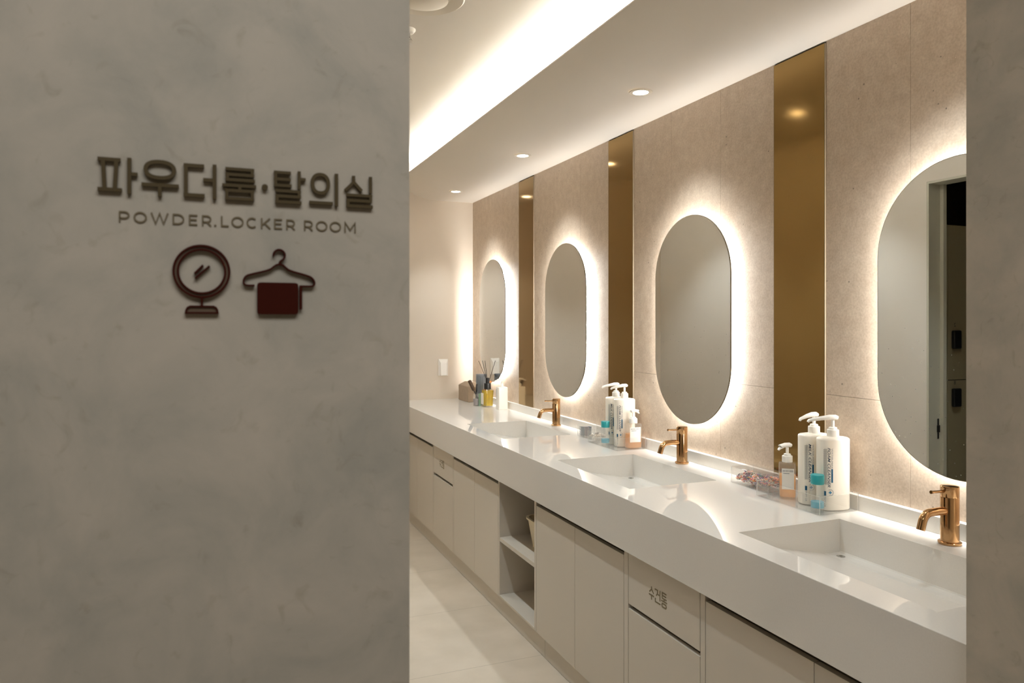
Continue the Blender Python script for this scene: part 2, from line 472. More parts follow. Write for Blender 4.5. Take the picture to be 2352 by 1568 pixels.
# ------------------------------------------------------------------ lit oval mirrors
MX = 1.845
MH, MW = .866, .515
def stadium(w, h, k=72):
    r = w / 2; s = h / 2 - r
    return [(r*math.cos(PI*i/k), s + r*math.sin(PI*i/k)) for i in range(k + 1)] + \
           [(-r*math.cos(PI*i/k), -s - r*math.sin(PI*i/k)) for i in range(k + 1)]
def oval_mirror(y, label):
    t = tag(empty('mirror', (MX, y, 1.446)), label, 'mirror', 'oval backlit mirrors')
    mb = MB(); mb.prism(stadium(MW, MH), lambda a, b: (0, a, b), lambda a, b: (-.0002, a, b)); mb.build('mirror_glass', M_MIRROR, t)
    mb = MB(); mb.prism(stadium(MW + .003, MH + .003), lambda a, b: (.0055, a, b), lambda a, b: (.0001, a, b)); mb.build('back_plate', M_MEDGE, t)
    mb = MB()
    ins = .07
    o_ = stadium(MW - ins, MH - ins)
    mb.loft([[(.010, a, b) for a, b in o_], [(.026, a, b) for a, b in o_]], False, False)
    mb.build('light_strip', M_LED, t)
    mb = MB(); o2 = stadium(MW - ins - .004, MH - ins - .004)
    mb.prism(o2, lambda a, b: (.006, a, b), lambda a, b: (.0295, a, b)); mb.build('mounting_frame', M_WHITE, t)
    return t
oval_mirror(4.905, 'oval backlit mirror on the end bay, farthest and smallest looking, above the reed diffuser')
oval_mirror(3.742, 'oval backlit mirror above the farthest faucet, second from the end wall')
oval_mirror(2.560, 'oval backlit mirror above the middle faucet, between two bronze panels')
oval_mirror(1.368, 'largest looking oval backlit mirror at the right edge, showing the dark doorway')

# ------------------------------------------------------------------ counter with four integral basins
CX0, CX1, CZ, CB = 1.267, 1.856, .85, .675
BX0, BX1 = 1.356, 1.728
basins = [(1.050, 1.658), (2.233, 2.819), (3.430, 4.015)]
t = tag(empty('vanity_counter', (0, 0, 0)), 'long glossy white stone counter with deep front apron and sunken basins', 'counter')
mb = MB()
ys = sorted({FY1 + .002, END - .001} | {y for p in basins for y in p})
xs = [CX0, BX0, BX1, CX1]
bm = mb.b
V = {}
def vt(x, y, z):
    k = (round(x, 5), round(y, 5), round(z, 5))
    if k not in V: V[k] = bm.verts.new(k)
    return V[k]
holes = {(round(a, 4), round(b_, 4)) for a, b_ in basins}
for y0, y1 in zip(ys, ys[1:]):
    for i in range(3):
        if i == 1 and (round(y0, 4), round(y1, 4)) in holes: continue
        bm.faces.new([vt(xs[i], y0, CZ), vt(xs[i+1], y0, CZ), vt(xs[i+1], y1, CZ), vt(xs[i], y1, CZ)])
    bm.faces.new([vt(CX0, y0, CZ), vt(CX0, y1, CZ), vt(CX0, y1, CB), vt(CX0, y0, CB)])
    bm.faces.new([vt(CX0, y0, CB), vt(CX0, y1, CB), vt(CX0 + .024, y1, CB), vt(CX0 + .024, y0, CB)])
for y in (ys[0], ys[-1]):
    bm.faces.new([vt(CX0, y, CZ), vt(BX0, y, CZ), vt(BX1, y, CZ), vt(CX1, y, CZ), vt(CX1, y, CB), vt(CX0 + .024, y, CB), vt(CX0, y, CB)])
mb.build('worktop', M_STONE, t, bevel=.0015)
for (y0, y1) in basins:
    mb = MB()
    pr = [(BX0, CZ), (BX0 + .003, CZ - .028), (BX0 + .01, CZ - .034), (1.668, CZ - .0955), (1.69, CZ - .0975), (BX1 - .002, CZ - .098), (BX1, CZ - .094), (BX1, CZ)]
    # inner shell: ramp, floor slot, back face, two side faces
    a = [mb.b.verts.new((x, y0, z)) for x, z in pr]; b_ = [mb.b.verts.new((x, y1, z)) for x, z in pr]
    for i in range(len(pr) - 1): mb.b.faces.new((a[i], b_[i], b_[i+1], a[i+1]))
    mb.b.faces.new(a); mb.b.faces.new(b_[::-1])
    bs = mb.build('basin', M_STONE, t)
    mb = MB(); mb.lathe([(.0125, 0), (.0125, .0012), (.010, .002), (.004, .002), (.004, .001)], (1.697, y1 - .034, CZ - .0985), 24)
    dn = mb.build('drain', M_CHROME, bs, smooth=40)
mb = MB(); mb.box(1.855, WX - .0002, FY1 + .001, END - .001, CZ - .02, .897, .0012)
mb.build('backsplash', M_STONE, t)

# ------------------------------------------------------------------ base cabinets
DX = 1.297; DT = .018; DZ0, DZ1 = .097, .643
def carcass(mb, y0, y1, x0=DX + DT + .002):
    th = .018
    mb.box(x0, 1.85, y0 + .0005, y0 + th, DZ0, CB - .001)
    mb.box(x0, 1.85, y1 - th, y1 - .0005, DZ0, CB - .001)
    mb.box(x0, 1.85, y0 + th, y1 - th, DZ0, DZ0 + th)
    mb.box(1.84, 1.85, y0 + th, y1 - th, DZ0 + th, CB - .001)
    mb.box(x0 + .012, x0 + .03, y0 + th, y1 - th, CB - .07, CB - .001)
def door_pair(y0, y1, label, split=None):
    t = tag(empty('cabinet', (0, 0, 0)), label, 'cabinet', 'vanity base cabinets')
    mb = MB(); carcass(mb, y0, y1); mb.build('body', M_CAB, t)
    ym = split or (y0 + y1) / 2
    for a, b_ in ((y0, ym), (ym, y1)):
        mb = MB(); mb.box(DX, DX + DT, a + .0012, b_ - .0012, DZ0, DZ1, .0008)
        mb.build('door', M_CAB, t)
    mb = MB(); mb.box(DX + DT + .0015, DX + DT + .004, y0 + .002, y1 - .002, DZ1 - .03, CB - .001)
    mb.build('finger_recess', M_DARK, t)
    return t
KG = {'su': [[(-8, 6.5), (-8, 3.5), (-12.2, -.3)], [(-8, 3.5), (-3.8, -.3)], [(-13, -3), (-3, -3)], [(-8, -3), (-8, -8)]],
      'geon': [[(-1.5, 6), (4, 6), (3.6, 2.6), (1.2, -.4)], [(4.2, 1.8), (7.8, 1.8)], [(8.4, 7), (8.4, -4.2)], [(-.4, -3.4), (-.4, -7.4), (9.2, -7.4)]],
      'tong': [[(12, 6.8), (20.5, 6.8)], [(12.6, 6.8), (12.6, .8)], [(12, 3.9), (20.2, 3.9)], [(12, .9), (20.8, .9)], [(16.2, .9), (16.2, -1.4)], [(11, -2), (21.6, -2)],
               [(13, -4.6), (19.6, -4.6), (20.4, -6.4), (19.6, -8.2), (13, -8.2), (12.2, -6.4), (13, -4.6)]]}
def ribbon(mb, pts, wd, f, d0, d1, close=False):
    """flat 2-D stroke with mitred corners; f(a, b, d) gives the 3-D point"""
    P = [Vector(p) for p in pts]
    if close and (P[0] - P[-1]).length < 1e-6: P = P[:-1]
    n = len(P); Lf, Rt = [], []
    for i in range(n):
        if close: p0, p1 = P[(i - 1) % n], P[(i + 1) % n]
        else: p0, p1 = P[max(i - 1, 0)], P[min(i + 1, n - 1)]
        d_in = (P[i] - p0) if (P[i] - p0).length > 1e-9 else (p1 - P[i])
        d_out = (p1 - P[i]) if (p1 - P[i]).length > 1e-9 else d_in
        d_in = d_in.normalized(); d_out = d_out.normalized()
        nn = Vector((-(d_in + d_out).y, (d_in + d_out).x)).normalized()
        k = max(.5, nn.dot(Vector((-d_in.y, d_in.x))))
        o_ = nn * (wd / 2 / k)
        Lf.append(P[i] + o_); Rt.append(P[i] - o_)
    q = n if close else n - 1
    vL0 = [mb.b.verts.new(f(p.x, p.y, d0)) for p in Lf]; vR0 = [mb.b.verts.new(f(p.x, p.y, d0)) for p in Rt]
    vL1 = [mb.b.verts.new(f(p.x, p.y, d1)) for p in Lf]; vR1 = [mb.b.verts.new(f(p.x, p.y, d1)) for p in Rt]
    for i in range(q):
        j = (i + 1) % n
        mb.b.faces.new((vL0[i], vL0[j], vR0[j], vR0[i])); mb.b.faces.new((vL1[i], vR1[i], vR1[j], vL1[j]))
        mb.b.faces.new((vL0[i], vL1[i], vL1[j], vL0[j])); mb.b.faces.new((vR0[i], vR0[j], vR1[j], vR1[i]))
    if not close:
        mb.b.faces.new((vL0[0], vR0[0], vR1[0], vL1[0])); mb.b.faces.new((vL0[-1], vL1[-1], vR1[-1], vR0[-1]))

def towel_bin(y0, y1, label):
    t = tag(empty('towel_bin_cabinet', (0, 0, 0)), label, 'cabinet', 'towel return cabinets')
    mb = MB(); carcass(mb, y0, y1); mb.build('body', M_CAB, t)
    mb = MB(); mb.box(DX, DX + DT, y0 + .0012, y1 - .0012, DZ0, .474, .0008); mb.build('door', M_CAB, t)
    mb = MB(); mb.box(DX, DX + DT, y0 + .0012, y1 - .0012, .489, CB - .001, .0008); fl = mb.build('flap', M_CAB, t)
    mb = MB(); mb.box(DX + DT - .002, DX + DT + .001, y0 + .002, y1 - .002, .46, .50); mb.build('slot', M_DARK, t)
    yc, zc = (y0 + y1) / 2 + .02, .574
    sc = .0029
    k = 0
    for nm, sts in KG.items():
        mb = MB()
        for st in sts:
            k += 1
            st = [(-(a - 4) * sc, b * sc) for a, b in st]
            cl = len(st) > 3 and st[0] == st[-1]
            ribbon(mb, st, .0042, lambda a, b, dd: (DX - dd, yc + a, zc + b), -.0005, .0006 + k * 1e-5, cl)
        mb.build('letter', M_FLAPTXT, fl)
    return t
def filler(y0, y1, label):
    mb = MB(); mb.box(DX, 1.85, y0 + .0008, y1 - .0008, DZ0, CB - .001, .0006)
    return tag(mb.build('filler_panel', M_CAB), label, 'panel')
door_pair(4.507, 5.38, 'two-door greige cabinet in the farthest corner by the end wall', 4.90)
towel_bin(4.094, 4.492, 'greige towel bin cabinet at the far end, lettered flap')
filler(4.493, 4.506, 'thin filler strip between corner cabinet and far towel bin cabinet')
door_pair(3.362, 4.075, 'two-door greige cabinet left of the open shelf cabinet', 3.711)
filler(4.076, 4.093, 'thin filler strip right of the far towel bin cabinet')
door_pair(2.174, 2.903, 'two-door greige cabinet right of the open shelf cabinet', 2.540)
filler(2.146, 2.173, 'filler strip left of the near towel bin cabinet')
towel_bin(1.752, 2.145, 'greige towel bin cabinet nearest the camera, large lettered flap')
filler(1.728, 1.751, 'filler strip right of the near towel bin cabinet')
door_pair(.90, 1.727, 'two-door greige cabinet at the bottom right, nearest the doorway', 1.32)
# open shelf cabinet
t = tag(empty('shelf_cabinet', (0, 0, 0)), 'open greige shelf cabinet with two compartments, holding a bin', 'cabinet')
y0, y1 = 2.905, 3.360
mb = MB()
mb.box(DX, 1.85, y0, y0 + .020, DZ0, CB - .001, .0006); mb.box(DX, 1.85, y1 - .016, y1, DZ0, CB - .001, .0006)
mb.box(1.83, 1.85, y0 + .02, y1 - .016, DZ0, CB - .001); mb.build('body', M_CAB, t)
mb = MB(); mb.box(DX, 1.83, y0 + .0202, y1 - .0162, DZ0, DZ0 + .010, .0006); mb.build('bottom_panel', M_CAB, t)
mb = MB(); mb.box(DX + .002, 1.83, y0 + .0202, y1 - .0162, .367, .387, .0008); mb.build('shelf', M_CAB, t)
# storage bin on the shelf
t = tag(empty('storage_bin', (1.48, 3.075, .3872)), 'cream plastic bin standing on the upper shelf of the open cabinet', 'bin')
def rr(w, d, z, n=5): return [(x, y, z) for x, y in sect(w, d, n, 40)]
mb = MB(); mb.loft([rr(.19, .20, 0), rr(.23, .24, .128), rr(.222, .232, .128), rr(.184, .194, .004)], True, True)
mb.build('body', mat('cream plastic', srgb(222, 208, 180), .45), t, smooth=40)
mb = MB(); mb.loft([rr(.232, .242, .126), rr(.244, .254, .128), rr(.244, .254, .136), rr(.222, .232, .136), rr(.222, .232, .126)], False, False)
mb.build('rim', MATS['cream plastic'], t, smooth=40)
# plinth boards
for a, b_, lab in ((FY1 + .01, 2.857, 'near greige plinth board under the cabinets'), (2.859, END - .01, 'far greige plinth board under the cabinets')):
    mb = MB(); mb.box(1.317, 1.333, a, b_, .0015, DZ0 - .001, .0005)
    tag(mb.build('plinth_board', M_CAB), lab, 'plinth', 'plinth boards')

# ------------------------------------------------------------------ copper faucets
def faucet(y, label):
    t = tag(empty('faucet', (1.803, y, CZ + .0003)), label, 'faucet', 'copper basin faucets')
    mb = MB(); mb.lathe([(.0275, 0), (.0285, .002), (.0285, .006), (.026, .0075), (.0225, .008)], n=40); mb.build('base_ring', M_COPPER, t, smooth=35)
    mb = MB(); mb.lathe([(.0225, .007), (.0225, .1235), (.0222, .124)], n=40); mb.build('body', M_COPPER, t, smooth=35)
    mb = MB(); mb.lathe([(.0218, .1235), (.0224, .1255), (.0227, .126), (.0227, .1515), (.0215, .153), (.012, .1538), (.001, .1538)], n=40); mb.build('cap', M_COPPER, t, smooth=35)
    pts = [(-.012, 0, .088), (-.05, 0, .0895), (-.072, 0, .0890)]
    for i in range(1, 9):
        a = math.radians(70) * i / 8
        pts.append((-.072 - .030 * math.sin(a), 0, .089 - .030 * (1 - math.cos(a))))
    px, _, pz = pts[-1]
    pts.append((px - .0075, 0, pz - .0225))
    mb = MB(); mb.tube(pts, .0107, 20)
    mb.build('spout', M_COPPER, t, smooth=50)
    mb = MB(); mb.tube([(-.02, 0, .1400), (-.0655, 0, .1415)], .0036, 14); lv = mb.build('lever', M_COPPER, t, smooth=50)
    mb = MB(); mb.tube([(-.0655, 0, .1415), (-.0665, 0, .14155), (-.0700, 0, .1417)], [.0042, .0046, .0046], 14); mb.build('lever_tip', M_COPPER, lv, smooth=50)
    return t
faucet(3.760, 'copper faucet farthest away, below the second mirror from the end')
faucet(2.557, 'middle copper faucet, below the mirror between two bronze panels')
faucet(1.362, 'copper faucet nearest the camera at the right edge')

# ------------------------------------------------------------------ downlights and ceiling fittings
def downlight(x, y, label, z=SOF, power=SPOT, grp='round downlights in the soffit'):
    t = tag(empty('downlight', (x, y, z)), label, 'ceiling light', grp)
    mb = MB(); mb.lathe([(.030, -.0005), (.0315, -.003), (.0455, -.0025), (.047, -.0002), (.047, .0)], n=40, cap0=False, cap1=False); mb.build('trim_ring', M_TRIMW, t, smooth=40)
    mb = MB(); mb.lathe([(.031, -.0026), (.028, -.0014), (.001, -.0008)], n=32, cap0=False); mb.build('lens', M_LENS, t)
    l = bpy.data.lights.new('downlight_lamp', 'SPOT'); l.energy = power; l.spot_size = math.radians(92); l.spot_blend = .6
    l.shadow_soft_size = .02; l.color = (.87, .96, 1)
    o = bpy.data.objects.new('downlight_lamp', l); C.objects.link(o); o.parent = t; o.location = (0, 0, -.024)
for y, lab in ((4.97, 'round recessed downlight farthest away, beside the end wall'), (3.76, 'round recessed downlight, middle of the three visible'),
               (2.546, 'round recessed downlight nearest the camera, largest looking'), (1.335, 'round recessed downlight out of frame above the nearest mirror')):
    downlight(1.597, y, lab)
for y, lab in ((4.47, 'round downlight in the raised ceiling by the end wall, behind the plaster wall'), (3.26, 'round downlight in the raised ceiling, mirrored in the widest bronze panel'),
               (2.05, 'round downlight in the raised ceiling, above the top edge of the frame')):
    downlight(.66, y, lab, TOP, 37, 'round downlights in the raised ceiling')

t = tag(empty('air_diffuser', (.715, 2.61, TOP)), 'round white ceiling air vent at the top edge, partly behind the plaster wall', 'air vent')
mb = MB(); mb.lathe([(.150, 0), (.152, -.006), (.146, -.010), (.120, -.006), (.100, .0)], n=56, cap0=False, cap1=False); mb.build('outer_ring', M_TRIMW, t, smooth=40)
mb = MB(); mb.lathe([(.088, -.010), (.090, -.016), (.070, -.022), (.001, -.024)], n=48, cap0=True); mb.build('center_disc', M_TRIMW, t, smooth=40)
mb = MB(); mb.lathe([(.03, 0), (.03, -.012)], n=20); mb.build('stem', M_TRIMW, t)
t = tag(empty('sprinkler', (.735, 2.93, TOP)), 'small white ceiling sprinkler head peeking past the plaster wall edge', 'sprinkler')
mb = MB(); mb.lathe([(.034, 0), (.034, -.004), (.026, -.014), (.020, -.016)], n=32); mb.build('escutcheon', M_WHITE, t, smooth=40)
mb = MB(); mb.lathe([(.012, -.016), (.012, -.032), (.004, -.036)], n=20); mb.build('body', M_CHROME, t, smooth=40)
mb = MB(); mb.lathe([(.022, -.046), (.022, -.048), (.001, -.050)], n=24); mb.tube([(.010, 0, -.03), (.018, 0, -.040), (.008, 0, -.047)], .0018, 8); mb.tube([(-.010, 0, -.03), (-.018, 0, -.040), (-.008, 0, -.047)], .0018, 8)
mb.build('deflector', M_CHROME, t, smooth=40)

# ------------------------------------------------------------------ white box on the end wall
t = tag(empty('wall_switch', (1.634, END, 1.026)), 'white plastic key card box mounted on the end wall', 'switch')
mb = MB(); mb.box(-.038, .038, -.010, -.0002, 0, .128, .002); mb.build('back_plate', M_WHITE, t)
mb = MB()
mb.loft([[(-.033, -.010, .004), (.033, -.010, .004), (.033, -.010, .124), (-.033, -.010, .124)],
         [(-.024, -.030, .004), (.024, -.030, .004), (.024, -.024, .098), (-.024, -.024, .098)]])
mb.build('card_holder', M_WHITE, t, bevel=.0015)
mb = MB(); mb.box(-.008, .008, -.0125, -.0099, .108, .114, .0006); mb.build('indicator', M_GREYP, t)

# ------------------------------------------------------------------ wall sign on the plaster partition
SF = lambda a, b, dd: (a / 1000, FY0 - dd, EYE + b / 1000)
def ellipse(cx, cz, rx, rz, n=40, p=2.3):
    return [(cx + math.copysign(abs(math.cos(2*PI*i/n)) ** (2/p), math.cos(2*PI*i/n)) * rx, cz + math.copysign(abs(math.sin(2*PI*i/n)) ** (2/p), math.sin(2*PI*i/n)) * rz) for i in range(n)]
KO = [
 (3.4, [[(-95.8, 147.9), (-77.3, 147.9)], [(-95.8, 120.6), (-76.2, 120.6)], [(-91.4, 147), (-90.2, 121)], [(-80.6, 147), (-82.0, 121)], [(-70.2, 150.6), (-70.2, 117.4)], [(-68.4, 135.8), (-63.4, 135.8)]], []),
 (3.4, [[(-60.2, 127.3), (-28.8, 127.3)], [(-44.9, 126), (-44.9, 116.8)]], [(-44.8, 141.6, 12.0, 7.4)]),
 (3.5, [[(-24.8, 147.8), (-6.9, 147.8)], [(-22.8, 149.4), (-22.8, 118.5)], [(-24.8, 119.9), (-6.4, 119.9)], [(-7.8, 135.1), (.9, 135.1)], [(2.2, 150.2), (2.2, 117.2)]], []),
 (2.9, [[(11.8, 147.4), (38.0, 147.4)], [(36.2, 147.3), (36.2, 142.2)], [(11.8, 142.0), (38.0, 142.0)], [(13.6, 141.8), (13.6, 136.9)], [(11.8, 137), (38.6, 137)], [(9.0, 131.6), (39.8, 131.6)],
        [(24.8, 131.2), (24.8, 126.8)], [(11.5, 126.6), (38, 126.6)], [(11.5, 119), (38, 119)], [(13.1, 127.6), (13.1, 117.8)], [(36.3, 127.6), (36.3, 117.8)]], []),
 (2.7, [], [(47.8, 132, 1.4, 1.4)]),
 (2.9, [[(57.8, 148.8), (57.8, 133.6)], [(56.2, 147.4), (72.3, 147.4)], [(56.2, 140.8), (72.2, 140.8)], [(56.2, 134.7), (73, 134.7)], [(80.2, 149.8), (80.2, 131.8)], [(81.6, 142.0), (86.4, 142.0)],
        [(57.6, 129.4), (81.8, 129.4)], [(80.1, 129.3), (80.1, 124.4)], [(57.6, 124.2), (81.8, 124.2)], [(59.2, 124.2), (59.2, 118.6)], [(57.4, 118.5), (82.4, 118.5)]], []),
 (3.3, [[(90.0, 119.8), (113.0, 119.8)], [(116.6, 150.2), (116.6, 117.2)]], [(100.8, 139.0, 7.8, 9.2)]),
 (3.0, [[(133.9, 149.4), (133.9, 143), (125.4, 134.2)], [(133.9, 143), (142.2, 134.4)], [(151.2, 149.6), (151.2, 132.2)], [(126.6, 129.7), (152.8, 129.7)], [(151.2, 129.6), (151.2, 124.4)],
        [(126.6, 124.2), (152.4, 124.2)], [(128.2, 124.2), (128.2, 118.6)], [(126.6, 118.6), (153.4, 118.6)]], [])]
t = tag(empty('wall_sign', (0, 0, 0)), 'raised olive brown Korean lettering on the grey plaster wall', 'sign')
for wd, sts, rings in KO:
    mb = MB()
    for k, st in enumerate(sts): ribbon(mb, st, wd, SF, .001, .0042 + k * 2e-5)
    for cx, cz, rx, rz in rings: ribbon(mb, ellipse(cx, cz, rx, rz), wd + .2, SF, .001, .0040, True)
    mb.build('letter', M_LETTER, t)
t = tag(empty('wall_sign', (0, 0, 0)), 'thin olive Latin lettering line below the Korean sign', 'sign')
def arc2(cx_, cz_, rx, rz, a0, a1, n=20): return [(cx_ + rx*math.cos(math.radians(a0 + (a1-a0)*i/n)), cz_ + rz*math.sin(math.radians(a0 + (a1-a0)*i/n))) for i in range(n + 1)]
LH, LW = 10.0, 1.3
def glyph(ch, w_):
    e = LW / 2; h = LH
    if ch == 'O': return [arc2(w_/2, h/2, w_/2 - e, h/2 - e + .1, 0, 360, 36)]
    if ch == 'C': return [arc2(w_*.53, h/2, w_*.53 - e, h/2 - e + .1, 48, 312, 28)]
    if ch == 'L': return [[(e, h), (e, e), (w_, e)]]
    if ch == 'E': return [[(w_, h - e), (e, h - e), (e, e), (w_, e)], [(e, h*.52), (w_*.92, h*.52)]]
    if ch == 'D': return [[(e, e), (e, h - e), (w_*.42, h - e)] + arc2(w_*.42, h/2, w_*.58 - e, h/2 - e, 85, -85, 20) + [(w_*.42, e), (e, e)]]
    if ch in 'PR':
        zb = h * .36
        g_ = [[(e, 0), (e, h - e), (w_*.5, h - e)] + arc2(w_*.5, (h + zb)/2 - e/2, w_*.5 - e, (h - zb)/2 - e/2, 85, -85, 14) + [(w_*.5, zb), (e, zb)]]
        if ch == 'R': g_.append([(w_*.55, zb), (w_ - e*.6, 0)])
        return g_
    if ch == 'K': return [[(e, 0), (e, h)], [(e, h*.30), (w_ - e*.8, h)], [(w_*.34, h*.55), (w_ - e*.3, 0)]]
    if ch == 'W': return [[(e*.6, h), (w_*.27, 0), (w_*.5, h*.98), (w_*.73, 0), (w_ - e*.6, h)]]
    if ch == 'M': return [[(e, 0), (e, h), (w_/2, h*.22), (w_ - e, h), (w_ - e, 0)]]
    return [[(0, e*1.2), (w_*.75, e*1.2)]]
for ch, xa, xb in zip('POWDER.LOCKERROOM', (-78.9, -66.9, -52.5, -34.2, -20.2, -8.8, 2.0, 8.0, 17.3, 31.1, 44.4, 56.6, 68.2, 85.2, 96.7, 110.3, 125.0),
                      (-70.2, -55.9, -37.9, -24.2, -12.9, -.6, 4.4, 14.9, 28.4, 40.7, 53.1, 64.1, 76.4, 93.6, 108.0, 121.6, 136.5)):
    mb = MB()
    for k, st in enumerate(glyph(ch, xb - xa)):
        cl = len(st) > 20 and (Vector(st[0]) - Vector(st[-1])).length < 1e-4
        ribbon(mb, [(xa + a_, 92.0 + c_) for a_, c_ in st], LW, SF, .0003, .0012 + k * 2e-5, cl)
    mb.build('letter', M_LETTER2, t)
# table-mirror pictogram
t = tag(empty('wall_icon', (0, 0, 0)), 'maroon pictogram of a round table mirror on the plaster wall', 'icon')
cx, cz = -9.0, 48.2
circ = lambda r: [(cx + r*math.cos(2*PI*i/64), cz + r*math.sin(2*PI*i/64)) for i in range(64)]
mb = MB(); ribbon(mb, circ(24.4), 2.0, SF, .0005, .0045, True); ribbon(mb, circ(20.6), 1.9, SF, .0005, .0045, True); mb.build('ring', M_MAROON, t)
mb = MB(); ribbon(mb, circ(22.5), 3.0, SF, .0004, .0030, True); mb.build('ring_core', M_BROWN, t)
mb = MB(); ribbon(mb, [(-8.9, 23.4), (-8.9, 15.6)], 2.1, SF, .0005, .0044); mb.build('stem', M_MAROON, t)
base_o = [(-22.9, 8.9), (-22.4, 12.0), (-21.2, 14.0), (-19.0, 15.1), (1.2, 15.1), (3.4, 14.0), (4.6, 12.0), (5.1, 8.9)]
mb = MB(); ribbon(mb, base_o, 1.7, SF, .0005, .0045, True); mb.build('foot', M_MAROON, t)
mb = MB(); mb.prism(base_o, lambda a, b: SF(a, b, .0004), lambda a, b: SF(a, b, .0030)); mb.build('foot_core', M_BROWN, t)
mb = MB(); ribbon(mb, [(-15.3, 46.2), (-7.9, 54.2)], 1.8, SF, .0005, .0042); ribbon(mb, [(-14.8, 41.6), (-2.2, 53.6)], 1.8, SF, .0005, .0043); mb.build('glint', M_MAROON, t)
# hanger pictogram
t = tag(empty('wall_icon', (0, 0, 0)), 'maroon pictogram of a clothes hanger with towel on the plaster wall', 'icon')
def smooth2(P, it=2, close=False):
    for _ in range(it):
        Q = [] if close else [P[0]]
        n = len(P)
        for i in range(n if close else n - 1):
            a, b_ = P[i], P[(i + 1) % n]
            Q += [(a[0]*.75 + b_[0]*.25, a[1]*.75 + b_[1]*.25), (a[0]*.25 + b_[0]*.75, a[1]*.25 + b_[1]*.75)]
        if not close: Q.append(P[-1])
        P = Q
    return P
hook = smooth2([(55.7, 65.0), (56.1, 68.4), (58.4, 70.9), (61.2, 71.6), (64.4, 70.6), (66.6, 67.8), (66.6, 64.2), (64.6, 61.6), (61.7, 60.0), (61.5, 56.9)])
body = smooth2([(38.3, 35.9), (31.0, 35.7), (28.3, 37.1), (28.2, 41.5), (30.4, 45.0), (34.0, 46.4), (52.2, 51.2), (55.8, 54.4), (58.4, 56.4), (61.5, 57.1), (64.6, 56.4), (67.4, 53.9), (70.7, 51.0), (89.1, 46.3), (93.2, 43.8),
                (95.4, 39.6), (94.2, 36.4), (91.5, 35.9), (80.6, 35.9)])
mb = MB(); ribbon(mb, hook, 1.7, SF, .0005, .0044); ribbon(mb, body, 1.7, SF, .0005, .0045); mb.build('hanger', M_MAROON, t)
mb = MB(); ribbon(mb, [(81.7, 36.0), (81.7, 12.8)], 2.5, SF, .0005, .0046); mb.build('towel_edge', M_MAROON, t)
tw = [(60 + x, 23.4 + z) for x, z in sect(38.6, 31.2, 14, 64)]
mb = MB(); mb.prism(tw, lambda a, b: SF(a, b, .0005), lambda a, b: SF(a, b, .0046)); mb.build('towel', M_MAROON, t)

# ------------------------------------------------------------------ toiletries
def pump_head(mb_parent, z, cap_r, m, ang, length, scale=1.0, parent=None):
    """ribbed closure, collar, stem and nozzle pointing along ang"""
    mb = MB()
    n = 48
    rings = []
    for zz, k in ((0, 1), (.001, 1.02), (.019 * scale, 1.0), (.020 * scale, .95)):
        rings.append([((cap_r * k - (.0004 if i % 2 else 0)) * math.cos(2*PI*i/n), (cap_r * k - (.0004 if i % 2 else 0)) * math.sin(2*PI*i/n), z + zz) for i in range(n)])
    mb.loft(rings); mb.build('closure', m, parent, smooth=35)
    z1 = z + .020 * scale
    mb = MB(); mb.lathe([(cap_r * .70, z1), (cap_r * .70, z1 + .005 * scale), (cap_r * .55, z1 + .0065 * scale), (.0046 * scale, z1 + .0065 * scale), (.0046 * scale, z1 + .026 * scale)], n=28)
    mb.build('stem', m, parent, smooth=35)
    z2 = z1 + .026 * scale
    ca, sa = math.cos(ang), math.sin(ang)
    P = [(-.014, .0055), (-.008, .0075), (.010, .0075), (.030, .005), (length - .018, .0012), (length - .004, -.002), (length, -.0065)]
    rd = [.0070, .0084, .0084, .0070, .0056, .0048, .0038]
    mb = MB(); mb.tube([(a * ca * 1.0, a * sa, z2 + b * scale) for a, b in P], [r * scale for r in rd], 14, flat=.85)
    mb.build('nozzle', m, parent, smooth=60)

def wrap(o, w_, d_, n=3.0):
    # press flat printing onto the rounded front of a bottle
    for v in o.data.vertices:
        k = min(.985, abs(2 * v.co.x / w_))
        v.co.y = -(d_ / 2) * (1 - k ** n) ** (1 / n) - (.0011 if v.co.y < -.0003 else .0008)
    return o

